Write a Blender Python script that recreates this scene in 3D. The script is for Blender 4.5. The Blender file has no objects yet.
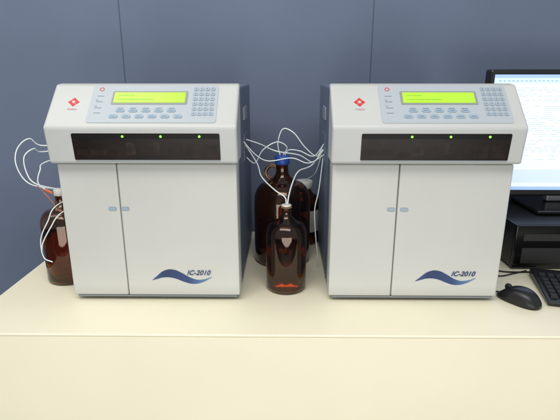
import bpy, bmesh, math, random
from mathutils import Vector, Matrix
random.seed(4)
C = bpy.context.scene.collection
R = math.radians
CAMH, PITCH, YAW, F = 0.52, 16.3, 0.6, 467.0

# ------------------------------------------------------------------ materials
def lin(c):
    return tuple(((v/255)/12.92 if v/255 <= .04045 else ((v/255+.055)/1.055)**2.4) for v in c)
def mat(name, rgb, rough=.5, metal=0, var=0.0, vscale=6, bump=0.0, bscale=300, coat=0, emis=0, trans=0, ior=1.5, rvar=0, spec=.5):
    m = bpy.data.materials.new(name); m.use_nodes = True
    nt = m.node_tree; b = nt.nodes['Principled BSDF']
    col = lin(rgb)
    b.inputs['Base Color'].default_value = (*col, 1)
    b.inputs['Roughness'].default_value = rough
    b.inputs['Metallic'].default_value = metal
    b.inputs['Coat Weight'].default_value = coat
    b.inputs['Transmission Weight'].default_value = trans
    b.inputs['IOR'].default_value = ior
    b.inputs['Specular IOR Level'].default_value = spec
    if emis:
        b.inputs['Emission Color'].default_value = (*col, 1)
        b.inputs['Emission Strength'].default_value = emis
    tc = nt.nodes.new('ShaderNodeTexCoord')
    if var or rvar:
        n = nt.nodes.new('ShaderNodeTexNoise'); n.inputs['Scale'].default_value = vscale
        n.inputs['Detail'].default_value = 6
        nt.links.new(tc.outputs['Object'], n.inputs['Vector'])
    if var:
        r = nt.nodes.new('ShaderNodeValToRGB')
        r.color_ramp.elements[0].position = .3; r.color_ramp.elements[1].position = .7
        r.color_ramp.elements[0].color = (*[v*(1-var) for v in col], 1)
        r.color_ramp.elements[1].color = (*[min(1, v*(1+var)) for v in col], 1)
        nt.links.new(n.outputs['Fac'], r.inputs['Fac'])
        nt.links.new(r.outputs['Color'], b.inputs['Base Color'])
    if rvar:
        mr = nt.nodes.new('ShaderNodeMapRange')
        mr.inputs['To Min'].default_value = max(0, rough-rvar); mr.inputs['To Max'].default_value = rough+rvar
        nt.links.new(n.outputs['Fac'], mr.inputs['Value']); nt.links.new(mr.outputs['Result'], b.inputs['Roughness'])
    if bump:
        n2 = nt.nodes.new('ShaderNodeTexNoise'); n2.inputs['Scale'].default_value = bscale
        nt.links.new(tc.outputs['Object'], n2.inputs['Vector'])
        bp = nt.nodes.new('ShaderNodeBump'); bp.inputs['Strength'].default_value = bump; bp.inputs['Distance'].default_value = .001
        nt.links.new(n2.outputs['Fac'], bp.inputs['Height']); nt.links.new(bp.outputs['Normal'], b.inputs['Normal'])
    return m
def wave_mat():
    m = bpy.data.materials.new('wave_print'); m.use_nodes = True; nt = m.node_tree; b = nt.nodes['Principled BSDF']
    tc = nt.nodes.new('ShaderNodeTexCoord'); sp = nt.nodes.new('ShaderNodeSeparateXYZ'); mr = nt.nodes.new('ShaderNodeMapRange')
    mr.inputs['From Min'].default_value = 0; mr.inputs['From Max'].default_value = .14
    r = nt.nodes.new('ShaderNodeValToRGB'); e = r.color_ramp.elements
    e[0].color = (*lin((40,80,130)),1); e[1].color = (*lin((84,130,176)),1)
    x = e.new(.20); x.color = (*lin((20,42,88)),1); x = e.new(.60); x.color = (*lin((26,56,108)),1)
    nt.links.new(tc.outputs['Object'], sp.inputs[0]); nt.links.new(sp.outputs['X'], mr.inputs['Value'])
    nt.links.new(mr.outputs['Result'], r.inputs['Fac']); nt.links.new(r.outputs['Color'], b.inputs['Base Color'])
    b.inputs['Roughness'].default_value = .45
    return m

M = dict(
 wall=mat('partition_cloth', (101,113,136), .85, var=.07, vscale=2.5, bump=.35, bscale=500),
 seam=mat('seam_strip', (82,93,114), .6),
 floor=mat('carpet', (92,94,98), .95, var=.15, vscale=40, bump=.5),
 table=mat('cream_laminate', (242,236,211), .42, var=.02, vscale=4, bump=.05, bscale=200, rvar=.06),
 white=mat('offwhite_plastic', (188,190,187), .42, var=.03, vscale=5, bump=.12, bscale=700),
 white2=mat('offwhite_plastic_lid', (184,187,186), .40, var=.03, vscale=5, bump=.10, bscale=700),
 slate=mat('slate_panel', (96,109,131), .5, var=.03, bump=.1),
 grey=mat('panel_overlay', (168,177,185), .4),
 greyd=mat('grey_plastic', (136,144,152), .45),
 bezel=mat('lcd_bezel', (138,146,138), .4),
 lcd=mat('lcd_green', (158,212,54), .25, emis=.38, var=.06, vscale=30),
 lcdtxt=mat('lcd_segments', (118,172,46), .4, emis=.2),
 btn=mat('button_blue', (142,164,182), .45),
 key=mat('key_grey', (150,165,178), .45),
 red=mat('logo_red', (200,45,45), .5),
 redl=mat('lettering_grey_red', (176,132,132), .5),
 wave=wave_mat(),
 navy=mat('lettering_navy', (34,56,104), .45),
 ink=mat('ink', (86,98,120), .5),
 window=mat('smoked_window', (25,17,15), .3, var=.5, vscale=22, spec=.22),
 win2=mat('smoked_inner', (44,35,31), .35, var=.6, vscale=45, spec=.2),
 win3=mat('smoked_inner_dark', (34,25,22), .35, var=.5, vscale=45, spec=.2),
 black=mat('black_plastic', (22,22,24), .35, var=.05, bump=.1, bscale=500),
 blackg=mat('black_gloss', (12,12,14), .15),
 rail=mat('rail_black', (10,10,11), .4, spec=.2),
 blackm=mat('black_matte', (30,30,32), .6, bump=.1),
 rubber=mat('rubber', (18,18,18), .8),
 led=mat('green_led', (110,255,60), .3, emis=3.0),
 amber=mat('amber_glass', (188,130,68), .03, trans=1, ior=1.5),
 liquid=mat('bottle_liquid', (168,106,54), .02, trans=1, ior=1.33),
 bluecap=mat('blue_cap', (35,78,165), .4),
 whitecap=mat('white_cap', (210,211,205), .45),
 tube=mat('translucent_tube', (220,227,230), .25, coat=.3),
 orange=mat('orange_fitting', (206,110,62), .4),
 paper=mat('paper_label', (200,198,190), .7),
 screen=mat('screen_white', (206,219,246), .3, emis=.72),
 scr_blue=mat('screen_blue', (150,180,228), .3, emis=.65),
 scr_pale=mat('screen_pale', (192,208,240), .3, emis=.66),
 scr_line=mat('screen_line', (170,184,218), .3, emis=.55),
 silver=mat('silver_plastic', (150,152,156), .35, metal=.4),
)

# ------------------------------------------------------------------ mesh helpers
def link(name, bm, m, parent=None, smooth=False, loc=None, rot=None):
    bmesh.ops.recalc_face_normals(bm, faces=bm.faces)
    me = bpy.data.meshes.new(name); bm.to_mesh(me); bm.free()
    for x in (m if isinstance(m, list) else [m]): me.materials.append(x)
    if smooth:
        for p in me.polygons: p.use_smooth = True
    o = bpy.data.objects.new(name, me); C.objects.link(o)
    if parent: o.parent = parent
    if loc: o.location = loc
    if rot: o.rotation_euler = rot
    return o
def add_box(bm, x0,x1,y0,y1,z0,z1, bev=0, seg=2):
    r = bmesh.ops.create_cube(bm, size=1)
    vs = r['verts']
    for v in vs:
        v.co = Vector(((x0+x1)/2+v.co.x*(x1-x0), (y0+y1)/2+v.co.y*(y1-y0), (z0+z1)/2+v.co.z*(z1-z0)))
    if bev:
        es = list({e for v in vs for e in v.link_edges})
        bmesh.ops.bevel(bm, geom=es, offset=bev, segments=seg, affect='EDGES', profile=.5)
def box(name, m, parent, x0,x1,y0,y1,z0,z1, bev=0, seg=2, **k):
    bm = bmesh.new(); add_box(bm, x0,x1,y0,y1,z0,z1, bev, seg)
    return link(name, bm, m, parent, **k)
def prism(name, m, parent, prof, x0, x1, bev=0, seg=3):
    bm = bmesh.new()
    a = [bm.verts.new((x0, y, z)) for y, z in prof]; b = [bm.verts.new((x1, y, z)) for y, z in prof]
    bm.faces.new(a); bm.faces.new(b[::-1]); n = len(prof)
    for i in range(n): bm.faces.new((a[i], b[i], b[(i+1)%n], a[(i+1)%n]))
    if bev: bmesh.ops.bevel(bm, geom=list(bm.edges), offset=bev, segments=seg, affect='EDGES', profile=.5)
    return link(name, bm, m, parent)
def add_slab(bm, pts, z0, z1):       # polygon in xy, extruded in z
    a = [bm.verts.new((x, y, z0)) for x, y in pts]; b = [bm.verts.new((x, y, z1)) for x, y in pts]
    bm.faces.new(a[::-1]); bm.faces.new(b); n = len(pts)
    for i in range(n): bm.faces.new((a[i], a[(i+1)%n], b[(i+1)%n], b[i]))
def rrect(cx, cy, w, h, r, n=6):
    pts = []
    for sx, sy, a0 in ((1,1,0),(-1,1,90),(-1,-1,180),(1,-1,270)):
        for i in range(n+1):
            a = R(a0+90*i/n); pts.append((cx+sx*(w/2-r)+r*math.cos(a), cy+sy*(h/2-r)+r*math.sin(a)))
    return pts
def slab(name, m, parent, pts, z0, z1, **k):
    bm = bmesh.new(); add_slab(bm, pts, z0, z1); return link(name, bm, m, parent, **k)
def lathe_bm(bm, prof, n=48, close=False):
    rings = []
    for r, z in prof:
        if r < 1e-6: rings.append([bm.verts.new((0,0,z))])
        else: rings.append([bm.verts.new((r*math.cos(2*math.pi*i/n), r*math.sin(2*math.pi*i/n), z)) for i in range(n)])
    for A, B in zip(rings, rings[1:]):
        for i in range(n):
            j = (i+1) % n
            if len(A) == 1 and len(B) == 1: continue
            if len(A) == 1: bm.faces.new((A[0], B[i], B[j]))
            elif len(B) == 1: bm.faces.new((A[i], A[j], B[0]))
            else: bm.faces.new((A[i], A[j], B[j], B[i]))
def lathe(name, m, parent, prof, n=48, **k):
    bm = bmesh.new(); lathe_bm(bm, prof, n); return link(name, bm, m, parent, smooth=True, **k)
def crom(pts, k=10):
    P = [Vector(p) for p in pts]; P = [2*P[0]-P[1]] + P + [2*P[-1]-P[-2]]; out = []
    for i in range(1, len(P)-2):
        for j in range(k):
            t = j/k; a, b, c, d = P[i-1:i+3]
            out.append(.5*((2*b)+(c-a)*t+(2*a-5*b+4*c-d)*t*t+(-a+3*b-3*c+d)*t**3))
    out.append(P[-2]); return out
def sweep_bm(bm, pts, r, n=8, k=10):
    pts = crom(pts, k); rings = []; up = Vector((.13,.2,1)).normalized(); u = None
    for i, p in enumerate(pts):
        t = (pts[min(i+1, len(pts)-1)]-pts[max(i-1, 0)]).normalized()
        u = (t.cross(up) if u is None else (u - t*u.dot(t))).normalized(); v = t.cross(u)
        rings.append([bm.verts.new(p+r*(u*math.cos(2*math.pi*q/n)+v*math.sin(2*math.pi*q/n))) for q in range(n)])
    for A, B in zip(rings, rings[1:]):
        for q in range(n): bm.faces.new((A[q], A[(q+1)%n], B[(q+1)%n], B[q]))
    bm.faces.new(rings[0]); bm.faces.new(rings[-1][::-1])
def sweep(name, m, parent, pts, r, n=8, k=10):
    bm = bmesh.new(); sweep_bm(bm, pts, r, n, k); return link(name, bm, m, parent, smooth=True)
def text(name, s, size, m, parent, loc, rot, shear=0, ext=.0003, xs=1, off=.012):
    cu = bpy.data.curves.new('t', 'FONT'); cu.body = s; cu.size = size; cu.extrude = ext; cu.shear = shear
    cu.align_x = 'CENTER'; cu.align_y = 'CENTER'; cu.offset = size*off
    t = bpy.data.objects.new('t', cu); C.objects.link(t)
    me = bpy.data.meshes.new_from_object(t); me.name = name
    bpy.data.objects.remove(t); me.materials.clear(); me.materials.append(m)
    o = bpy.data.objects.new(name, me); C.objects.link(o); o.parent = parent
    o.location = loc; o.rotation_euler = rot; o.scale = (xs, 1, 1)
    return o
def tag(o, label=None, cat=None, group=None, kind=None):
    for k, v in (('label',label),('category',cat),('group',group),('kind',kind)):
        if v: o[k] = v
    return o
def thing(name, label, cat, loc=(0,0,0), rz=0, group=None):
    o = bpy.data.objects.new(name, None); C.objects.link(o); o.empty_display_size = .05
    o.location = loc; o.rotation_euler = (0,0,rz); return tag(o, label, cat, group)
p_ = R(PITCH)
def at(px, py, Y):                    # a point of the bench at depth Y
    a = math.atan((py-210)/F) + p_
    drop = Y*math.tan(a); zc = Y*math.cos(p_) + drop*math.sin(p_)
    return Vector(((px-285)/F*zc, Y, CAMH-drop))

# ------------------------------------------------------------------ setting
bm = bmesh.new(); add_box(bm, -5, 5, -4, 5, -.80, -.75)
tag(link('floor', bm, M['floor']), 'grey floor under the counter', 'floor', kind='structure')
w = bpy.data.objects.new('wall', None); C.objects.link(w); w.location = (0, 1.62, -.75)
tag(w, 'blue grey partition wall behind the instruments', 'wall', kind='structure')
xs = [-2.996, -2.176, -1.356, -.536, .284, 1.104, 1.924, 2.744]
for a, b in zip(xs, xs[1:]):
    box('wall_panel', M['wall'], w, a+.0012, b-.0012, 0, .03, .0, 2.4, .002)
for a in xs[1:-1]:
    box('seam_strip', M['seam'], w, a-.0010, a+.0010, .0015, .02, .0, 2.4)

ct = thing('counter', 'long cream counter carrying the instruments and computer', 'counter', (0, .855, -.75))
box('countertop', M['table'], ct, -.695, 1.5, 0, .66, .7440, .75, .0022, 4)
box('front_panel', M['table'], ct, -.6948, 1.4998, .0002, .02, 0, .7439)
box('side_panel', M['table'], ct, -.694, -.674, .021, .655, 0, .7435, .001)
box('side_panel', M['table'], ct, 1.479, 1.499, .021, .655, 0, .7435, .001)

# ------------------------------------------------------------------ analyser
HW = .197
def make_analyser(loc, label, split, hdl, pdx, wdx, mdx):
    t = thing('analyser', label, 'analyser', loc, 0, 'pair of white laboratory analysers')
    for x in (-.16, .16):
        for y in (.05, .38):
            lathe('foot', M['rubber'], t, [(0,0),(.014,0),(.015,.011),(0,.011)], 20, loc=(x,y,0))
    box('front_shell', M['white'], t, -HW, HW, .0135, .055, .010, .333, .004)
    box('body', M['slate'], t, -.1955, .1955, .0555, .445, .010, .490, .005)
    box('base_trim', M['greyd'], t, -.19, .19, .004, .0133, .0085, .0135, .001)
    ld = box('door', M['white'], t, -HW, split-.00075, 0, .0132, .0150, .3305, .0035, 3)
    rd = box('door', M['white'], t, split+.00075, HW, 0, .0132, .0150, .3305, .0035, 3)
    for d, x in ((ld, hdl-.0145), (rd, hdl+.0145)):
        h = slab('handle', M['greyd'], d, rrect(0,0,.0185,.0090,.0044), 0, .0006, loc=(x,-.0001,.228), rot=(R(90),0,0))
        slab('handle_insert', M['btn'], d, rrect(0,0,.0165,.0070,.0034), .0006, .0011, loc=(x,-.0001,.228), rot=(R(90),0,0))
    for s in (-1, 1):
        x = s*.1955
        box('side_grip', M['greyd'], t, min(x,x+s*.004), max(x,x+s*.004), .20, .28, .405, .438, .0015)
        box('port_plate', M['slate'], t, min(x,x+s*.003), max(x,x+s*.003), .20, .30, .30, .37, .001)
        box('side_seam', M['blackm'], t, min(x,x+s*.0008), max(x,x+s*.0008), .104, .1065, .012, .487)
    A = Vector((-.030, .413)); B = Vector((.055, .497))
    lid = prism('lid', M['white2'], t, [(-.020,.334),(-.030,A.y),(B.x,B.y),(.080,.499),(.080,.4905),(.055,.4905),(.055,.334)], -.2025, .2025, .0055)
    f = math.atan2(.010, .079)
    rot = (R(90)+f, 0, 0); base = (wdx, -.020, .334)
    win = slab('window', M['window'], t, rrect(.0125, .0375, .311, .058, .003), .0002, .0012, loc=base, rot=rot)
    slab('window_rail', M['rail'], win, rrect(.0125, .0605, .309, .009, .001), .0013, .0026)
    rnd = random.Random(7)
    x = -.136
    while x < .15:
        w_ = rnd.uniform(.012, .045); w_ = min(w_, .162-x)
        h_ = rnd.choice((.012, .020, .028)); cy = .014+h_/2+rnd.choice((0, .006, .012)); cy = min(cy, .053-h_/2)
        slab('inner_module', M[rnd.choice(('win2','win3','win3'))], win, rrect(x+w_/2, cy, w_, h_, .003), .0013, .0015)
        x += w_+rnd.uniform(.003, .014)
    slab('window_lip', M['greyd'], win, rrect(.0125, .0085, .309, .0016, .0007), .0013, .0022)
    for x in (-.037, .043, .124):
        lathe('led', M['led'], win, [(0,.0044),(.0016,.0040),(.0024,.0032),(.0024,.0026),(0,.0026)], 16, loc=(x-wdx,.0605,0))
    ang = math.atan2(B.y-A.y, B.x-A.x)
    cp = slab('control_panel', M['grey'], t, rrect(.0315, .0630, .273, .104, .006), .0002, .0012, loc=(pdx,A.x,A.y), rot=(ang,0,0))
    bz = slab('display_bezel', M['bezel'], cp, rrect(.0215, .079, .163, .037, .003), .0012, .0022)
    slab('display', M['lcd'], cp, rrect(.0215, .079, .153, .0285, .001), .0023, .0028)
    bm = bmesh.new()
    for row in (.0845, .0735):
        x = -.045
        while x < (-.012 if row > .08 else .03):
            w_ = random.choice((.0018,.0026,.0022)); add_slab(bm, rrect(x, row, w_, .0032, .0003, 1), .0029, .0030); x += w_+.0015
    link('display_text', bm, M['lcdtxt'], cp)
    for i in range(6): slab('function_button', M['btn'], cp, rrect(0,0,.0185,.0085,.004), .0012, .0028, loc=(-.049+i*.0272, .0275, 0))
    for i in range(5): slab('function_button', M['btn'], cp, rrect(0,0,.0185,.0085,.004), .0012, .0028, loc=(-.037+i*.0272, .0435, 0))
    bm = bmesh.new()
    for i in range(6): add_slab(bm, rrect(-.049+i*.0272, .0275, .010, .0013, .0002, 1), .00285, .0029)
    for i in range(5): add_slab(bm, rrect(-.037+i*.0272, .0435, .010, .0013, .0002, 1), .00285, .0029)
    link('button_print', bm, M['ink'], cp)
    bm = bmesh.new()
    for i in range(5): add_slab(bm, rrect(-.037+i*.0272, .0503, .012, .0012, .0002, 1), .00125, .0014)
    link('button_legend', bm, M['ink'], cp)
    bm = bmesh.new()
    for z in (.089, .073, .056, .042): add_slab(bm, rrect(-.0855, z-.005, .015, .0013, .0002, 1), .00125, .0014)
    link('lamp_legend', bm, M['ink'], cp)
    k0 = None
    for r in range(6):
        for c in range(4):
            l_ = (.1195+c*.0122, .1035-r*.0138, 0)
            if k0 is None: k0 = slab('keypad_key', M['key'], cp, rrect(0,0,.0096,.0088,.0025), .0012, .0028, loc=l_)
            else:
                o = k0.copy(); C.objects.link(o); o.location = l_; o.parent = cp
    bm = bmesh.new()
    for r in range(6):
        for c in range(4): add_slab(bm, rrect(.1195+c*.0122, .1035-r*.0138, .0020, .0028, .0004, 1), .00285, .0029)
    link('keypad_print', bm, M['ink'], cp)
    for z in (.073, .056): slab('status_lamp', M['btn'], cp, rrect(-.0915, z, .005, .003, .0012), .0012, .002)
    bm = bmesh.new(); n = 24
    o_ = [(math.cos(2*math.pi*i/n), math.sin(2*math.pi*i/n)) for i in range(n)]
    for i in range(n):
        j = (i+1) % n
        vs = [bm.verts.new((-.086+r*o_[q][0], .1035+r*o_[q][1], .0016)) for q, r in ((i,.0035),(i,.0052),(j,.0052),(j,.0035))]
        bm.faces.new(vs)
    bmesh.ops.remove_doubles(bm, verts=bm.verts, dist=1e-6)
    link('round_mark', bm, M['red'], cp)
    lg = -.151 if loc[0] < 0 else -.142
    bm = bmesh.new()
    for dx, dy in ((0,.0066),(0,-.0066),(.0066,0),(-.0066,0)):
        s = .0057; add_slab(bm, [(dx+s,dy),(dx,dy+s),(dx-s,dy),(dx,dy-s)], .0001, .0006)
    em = link('emblem', bm, M['red'], lid, loc=(lg, A.x+.068*math.cos(ang), A.y+.068*math.sin(ang)), rot=(ang,0,0))
    s = .0042
    slab('emblem_centre', M['white2'], lid, [(s,0),(0,s),(-s,0),(0,-s)], .0007, .0010, loc=em.location, rot=(ang,0,0))
    text('lettering', 'TOSOH', .0060, M['redl'], lid, (lg, A.x+.0475*math.cos(ang)-.0002, A.y+.0475*math.sin(ang)+.0002), (ang,0,0), off=0)
    # wave: one continuous sweep, thick on the crest, thin at both tips
    keys = [(-.001,.0535,.0004),(.010,.0600,.0070),(.024,.0680,.0150),(.040,.0710,.0200),(.056,.0680,.0215),(.072,.0605,.0200),(.088,.0530,.0155),(.104,.0500,.0100),(.119,.0525,.0060),(.131,.0575,.0030),(.140,.0625,.0005)]
    sm = crom([(a, b, c) for a, b, c in keys], 8)
    bm = bmesh.new()
    up = [(p.x, p.y+p.z/2) for p in sm]; lo = [(p.x, p.y-p.z/2) for p in sm]; n = len(sm)-1
    a = [bm.verts.new((x, y, 0)) for x, y in up]; b = [bm.verts.new((x, y, 0)) for x, y in lo]
    a2 = [bm.verts.new((x, y, .0004)) for x, y in up]; b2 = [bm.verts.new((x, y, .0004)) for x, y in lo]
    for i in range(n):
        bm.faces.new((a2[i], b2[i], b2[i+1], a2[i+1])); bm.faces.new((a[i], a[i+1], b[i+1], b[i]))
    link('wave_mark', bm, M['wave'], rd, loc=(mdx,-.0003,0), rot=(R(90),0,0))
    text('lettering', 'IC-2010', .0165, M['navy'], rd, (.1080+mdx, -.0015, .0725), (R(90),0,0), shear=.35, off=.016)
    return t
make_analyser((-.3025, 1.005, 0), 'left of the two white boxy analysers, with tubes looping out of its left side', -.067, -.0700, -.010, -.002, -.007)
make_analyser((.3010, 1.005, 0), 'right of the two white boxy analysers, standing beside the computer monitor and mouse', -.050, -.0485, .006, .002, .005)

# ------------------------------------------------------------------ bottles
def shell(out, t=.003):
    prof = [(0,0)] + out
    inner = [(max(r-t, .002), z) for r, z in out]
    inner = [(r, max(z, t+.002)) for r, z in inner][::-1]
    return prof + inner + [(0, t+.002)]
def arc(r0, z0, r1, z1, n):
    out = []
    for i in range(1, n+1):
        a = math.pi/2*i/n
        out.append((r1+(r0-r1)*math.cos(a), z0+(z1-z0)*math.sin(a)))
    return out
def bottle(name, label, loc, r, hb, hs, nr, top, cap, capc, capr, capb, fill, handle=False, paper=False, full=.42):
    t = thing(name, label, 'bottle' if name == 'bottle' else 'jug', loc)
    out = [(r*.86,0),(r*.95,.002),(r,.008),(r,hb*.5),(r,hb)]
    rm = nr+(r-nr)*full; zm = hb+(hs-hb)*.62
    out += arc(r, hb, rm, zm, 7)
    for i in range(1, 7):
        u = i/6; s = 1-(1-u)**2
        out.append((rm+(nr-rm)*s, zm+(hs-zm)*u))
    out += [(nr, top-.004), (nr+.001, top-.003), (nr+.001, top-.001), (nr-.0005, top)]
    lathe('glass_body', M['amber'], t, shell(out), 64)
    inn = [(max(a-.0034,.001), max(z,.0056)) for a, z in out if z < fill]
    lathe('liquid', M['liquid'], t, [(0,.0056)]+inn[1:]+[(inn[-1][0]-.0002, fill),(0, fill)], 48)
    lathe('cap', capc, t, [(0,cap),(capr*.88,cap),(capr,cap-.0015),(capr,top-capb),(capr-.001,top-capb-.0015),(nr+.0014,top-capb-.0015)], 32)
    if handle:
        bm = bmesh.new(); z0 = hs+.006
        sweep_bm(bm, [(-nr*.8,0,z0+.004),(-nr-.016,0,z0+.007),(-nr-.028,0,z0-.006),(-nr-.026,0,z0-.022),(-nr-.016,0,z0-.032)], .0055, 10)
        link('finger_loop', bm, M['amber'], t, smooth=True)
    if paper:
        bm = bmesh.new(); n = 20; rr = r+.0005
        a0, a1 = paper
        lo = []; hi = []
        for i in range(n+1):
            a = R(a0+(a1-a0)*i/n)
            lo.append(bm.verts.new((rr*math.cos(a), rr*math.sin(a), hb*.35))); hi.append(bm.verts.new((rr*math.cos(a), rr*math.sin(a), hb*.9)))
        for i in range(n): bm.faces.new((lo[i], lo[i+1], hi[i+1], hi[i]))
        link('paper_label', bm, M['paper'], t, smooth=True)
    return t
bottle('bottle', 'small amber glass bottle standing in front of the large jug', (.004,1.083,0), .0500, .138, .196, .0115, .215, .2175, M['whitecap'], .0122, .003, .122, full=.5)
bottle('jug', 'large amber glass jug with blue cap between the two analysers', (-.007,1.272,0), .079, .175, .262, .017, .296, .304, M['bluecap'], .0205, .014, .115, handle=True)
bottle('bottle', 'amber bottle with white cap mostly hidden behind the large jug', (.060,1.425,0), .050, .125, .175, .022, .192, .200, M['whitecap'], .027, .014, .11, paper=(-100,-20))
bottle('bottle', 'amber glass bottle at the far left beside the left analyser', (-.566,1.135,0), .0560, .150, .212, .0135, .236, .242, M['whitecap'], .0150, .008, .14)

# ------------------------------------------------------------------ tubing
def tube(label, pix, r=.0017, m='tube', group=None, ends=None, cat='tube'):
    pts = [p if isinstance(p, Vector) else at(*p) for p in pix]
    t = thing('plastic_tube' if m != 'black' else 'cable', label, cat, pts[0], group=group)
    loc = [p-pts[0] for p in pts]
    sweep('hose' if m != 'black' else 'cord', M[m], t, loc, r, 8, 12)
    if ends:
        e, nx = loc[-1], loc[-2]; d = (nx-e).normalized()
        sweep('fitting', M[ends], t, [e, e+d*.009, e+d*.020], .0034, 10, 3)
    return t
gL = 'tubes looping from the left analyser to the far left bottle'
LS = -.4985; n0 = Vector((-.566,1.135,.240))
tube('widest white tube loop bulging to the far left edge', [Vector((LS,1.25,.36)), (44,146,1.22), (28,139,1.2), (16,149,1.18), (15,166,1.16), (28,184,1.15), n0+Vector((-.004,0,0))], group=gL)
tube('white tube loop nested just inside the widest left one', [Vector((LS,1.25,.345)), (44,152,1.2), (33,149,1.17), (23,157,1.15), (25,172,1.14), (34,184,1.13), n0+Vector((.004,-.003,0))], group=gL)
tube('short white tube with orange fitting above the far left bottle', [Vector((LS,1.23,.33)), (46,162,1.15), (39,171,1.12), (37,183,1.11), (44,190,1.11), (52,194,1.11)], group=gL, ends='orange')
tube('white tube hanging down in front of the far left bottle', [Vector((LS,1.15,.235)), (56,206,1.08), (47,222,1.06), (40,240,1.06), (43,258,1.06), (52,263,1.06)], .0015, group=gL)
tube('white tube drooping across the shoulder of the far left bottle', [Vector((LS,1.13,.215)), (60,214,1.07), (50,228,1.055), (42,244,1.055), (41,254,1.055)], .0015, group=gL)
tube('orange tube crossing the neck of the far left bottle', [(36,186,1.15), (43,193,1.09), (52,203,1.08), (60,212,1.09), Vector((LS,1.12,.205))], .0010, 'orange', group=gL)
gM = 'tubes strung between the two analysers'
jc = Vector((-.007,1.272,.304)); sc = Vector((.004,1.083,.2175))
XL = -.1065; XR = .1050
tube('white tube arching from the left analyser over the blue cap to the right analyser', [Vector((XL,1.26,.350)), (260,144,1.26), (276,151,1.23), (299,155,1.24), (314,162,1.25), Vector((XR,1.27,.324))], group=gM)
tube('tallest white tube rising above the blue cap and dropping to the right', [jc+Vector((-.006,0,0)), (278,143,1.272), (283,129,1.27), (294,133,1.26), (305,147,1.26), (317,156,1.26), Vector((XR,1.27,.335))], group=gM)
tube('white tube looping from the blue cap back to the left analyser', [jc+Vector((.002,0,0)), (287,147,1.262), (277,142,1.25), (263,150,1.24), (255,163,1.25), Vector((XL,1.27,.300))], group=gM)
tube('white tube leaving the blue cap almost level to the right analyser', [jc+Vector((.007,0,0)), (289,150,1.268), (300,151,1.26), (314,156,1.25), Vector((XR,1.24,.342))], group=gM)
tube('white tube strung almost level just under the blue cap', [Vector((XL,1.20,.352)), (256,155,1.2), (269,161,1.19), (292,158,1.2), (309,163,1.2), Vector((XR,1.22,.316))], .0015, group=gM)
tube('white tube from the small bottle curving up to the left analyser', [sc, (285,197,1.09), (275,190,1.10), (262,177,1.13), (257,163,1.17), Vector((XL,1.22,.345))], group=gM)
tube('white tube from the small bottle bending up to the right analyser', [sc+Vector((.003,0,0)), (289,196,1.09), (293,182,1.12), (299,171,1.16), (312,165,1.2), Vector((XR,1.24,.328))], group=gM)
tube('white tube hanging beside the right analyser down to the counter', [Vector((XR,1.26,.31)), (319,190,1.22), (315,210,1.2), (316,236,1.2), (318,256,1.2), Vector((.092,1.21,.003))], .0016, group=gM)
tube('white tube dropping to the white capped bottle behind', [Vector((XR,1.30,.31)), (316,172,1.34), (309,178,1.40), Vector((.060,1.425,.200))], .0016, group=gM)

# ------------------------------------------------------------------ computer
pc = thing('desktop_computer', 'black flat desktop computer case under the monitor', 'computer', (.80,1.20,0))
box('case', M['black'], pc, -.175, .20, .008, .33, .006, .128, .004)
box('front_bezel', M['blackg'], pc, -.176, .201, -.004, .0075, .006, .129, .003)
box('drive_bay', M['blackm'], pc, -.155, 0, -.0055, -.0042, .085, .105, .0005)
box('vent_grille', M['blackm'], pc, -.155, .06, -.0055, -.0042, .02, .065, .0005)
box('power_button', M['silver'], pc, .15, .17, -.007, -.0042, .09, .105, .001)
for x in (-.15,.17):
    for y in (.03,.30): box('foot', M['rubber'], pc, x-.012, x+.012, y-.012, y+.012, 0, .0055)

mo = thing('monitor', 'black framed monitor with bright white screen behind the right analyser', 'monitor', (.835,1.375,.129))
box('stand_base', M['blackg'], mo, -.11, .11, -.085, .085, 0, .012, .004)
box('stand_neck', M['silver'], mo, -.03, .03, .022, .045, .0125, .16, .004)
box('housing', M['black'], mo, -.264, .264, -.02, .02, .040, .402, .006)
MX = .252
sc_ = box('screen', M['screen'], mo, -MX, MX, -.0212, -.0203, .060, .388)
def strip(n, m, x0, x1, z0, z1, k=0): return box(n, M[m], sc_, x0, x1, -.0222-k*.0004, -.0214-k*.0004, z0, z1)
strip('title_bar', 'scr_blue', -MX, MX, .379, .388)
strip('tool_bar', 'scr_pale', -MX, MX, .364, .3785)
bm = bmesh.new()
for i in range(40):
    add_box(bm, -.240+i*.012, -.240+i*.012+.006, -.0230, -.0226, .3695, .3735)
link('tool_icons', bm, M['scr_blue'], sc_)
strip('side_pane', 'scr_pale', .02, .10, .13, .360)
bm = bmesh.new()
for i in range(38):
    z = .352-i*.0056
    if random.random() < .15: continue
    x = -.238
    while x < .22:
        w_ = random.uniform(.004, .026)
        if random.random() < .7: add_box(bm, x, x+w_, -.0226, -.0223, z, z+.0010)
        x += w_+random.uniform(.002, .012)
link('text_rows', bm, M['scr_line'], sc_)
strip('task_bar', 'scr_blue', -MX, MX, .060, .070)
strip('chart_pane', 'scr_pale', -.20, .22, .082, .122)

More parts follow.
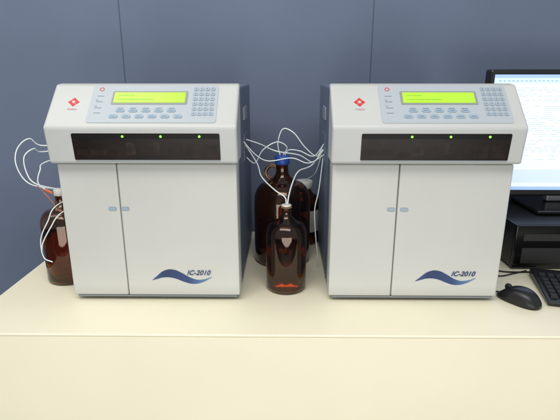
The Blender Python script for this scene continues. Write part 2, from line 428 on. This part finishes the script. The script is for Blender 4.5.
kb = thing('keyboard', 'black computer keyboard lying askew at the right edge', 'keyboard', (.611,.985,0), R(-14))
prism('case', M['black'], kb, [(0,.004),(0,.012),(.178,.024),(.182,.020),(.182,.004)], 0, .45, .003)
k0 = None
tilt = math.atan2(.012,.178)
def key_bm(w_):
    bm = bmesh.new(); a = []
    for s, z in ((.5,0),(.42,.006)):
        a.append([bm.verts.new((sx*(w_*s if s==.5 else w_*.5-.002), sy*.017*s, z)) for sx, sy in ((-1,-1),(1,-1),(1,1),(-1,1))])
    bm.faces.new(a[0][::-1]); bm.faces.new(a[1])
    for i in range(4): bm.faces.new((a[0][i], a[0][(i+1)%4], a[1][(i+1)%4], a[1][i]))
    return bm
for ri, y in enumerate((.022,.0415,.061,.0805,.100,.128)):
    for c in range(16):
        l_ = (.018+.0195*c, y+.006, .0125+y*.0675)
        if k0 is None: k0 = link('key', key_bm(.0175), M['blackm'], kb, loc=l_, rot=(tilt,0,0))
        else:
            o = k0.copy(); C.objects.link(o); o.parent = kb; o.location = l_

ms = thing('mouse', 'black computer mouse resting on the counter by the keyboard', 'mouse', (.556,1.010,0), R(36))
bm = bmesh.new(); nu, nv = 28, 14; rings = []
for j in range(nv+1):
    f = j/nv; ph = math.pi/2*f
    ring = []
    s = math.cos(ph)**.55 if j < nv else 0
    if s > 0:
        for i in range(nu):
            a = 2*math.pi*i/nu
            x = math.copysign(abs(math.cos(a))**.8, math.cos(a))*.030; y = math.copysign(abs(math.sin(a))**.85, math.sin(a))*.051
            x *= 1-.12*(1-abs(y)/.051)*.5
            yy = y*s
            z = .003+(.034-.010*(yy/.051+.15)**2*2)*math.sin(ph)**.9
            ring.append(bm.verts.new((x*s, yy, z)))
        rings.append(ring)
    else: top = bm.verts.new((0,0,.037))
for A_, B_ in zip(rings, rings[1:]):
    for i in range(nu): bm.faces.new((A_[i], A_[(i+1)%nu], B_[(i+1)%nu], B_[i]))
for i in range(nu): bm.faces.new((rings[-1][i], rings[-1][(i+1)%nu], top))
bm.faces.new(rings[0][::-1])
link('shell', bm, M['black'], ms, smooth=True)
lathe('scroll_wheel', M['blackm'], ms, [(0,-.003),(.008,-.003),(.009,0),(.008,.003),(0,.003)], 20, loc=(0,.028,.0270), rot=(0,R(90),0))
sweep('cord', M['black'], ms, [(0,.048,.006),(0,.066,.003),(.02,.11,.0025),(.07,.15,.0025),(.12,.15,.0025)], .0018)
tube('black cable curving across the counter beside the desktop computer', [Vector((.508,1.30,.03)), Vector((.54,1.24,.004)), Vector((.575,1.19,.003)), Vector((.62,1.175,.003)), Vector((.70,1.18,.003))], .0022, 'black', cat='cable')
tube('second black cable lying nearer the analyser foot', [Vector((.508,1.20,.02)), Vector((.53,1.18,.004)), Vector((.57,1.15,.003)), Vector((.615,1.165,.003)), Vector((.66,1.185,.003))], .0018, 'black', cat='cable')

# ------------------------------------------------------------------ light
wd = bpy.data.worlds.new('World'); bpy.context.scene.world = wd; wd.use_nodes = True
bg = wd.node_tree.nodes['Background']; bg.inputs[0].default_value = (.90,.95,1,1); bg.inputs[1].default_value = .48
def area(name, loc, tgt, sx, sy, e, col=(1,.96,.89)):
    l = bpy.data.lights.new(name, 'AREA'); l.shape = 'RECTANGLE'; l.size = sx; l.size_y = sy; l.energy = e; l.color = col
    o = bpy.data.objects.new(name, l); C.objects.link(o); o.location = loc
    o.rotation_euler = (Vector(tgt)-Vector(loc)).to_track_quat('-Z','Y').to_euler(); return o
area('ceiling_lamp_front', (-.2,-.1,1.9), (0,.9,0), 2.2, .7, 33)
area('ceiling_lamp_left', (-1.3,.9,2.0), (-.3,1.1,0), .6, 1.4, 9)
area('front_panel_fill', (.1,-1.3,-.25), (0,.85,-.5), 2.4, .8, 29)  # unseen fill light added to brighten the counter's front panel, like floor bounce

cam = bpy.data.cameras.new('camera'); cam.lens = F/560*36; cam.sensor_width = 36; cam.clip_end = 100
co = bpy.data.objects.new('camera', cam); C.objects.link(co); co.location = (0,0,CAMH)
co.rotation_euler = (R(90-PITCH), 0, R(YAW)); bpy.context.scene.camera = co
vs = bpy.context.scene.view_settings; vs.view_transform = 'Standard'; vs.look = 'None'; vs.exposure = 0
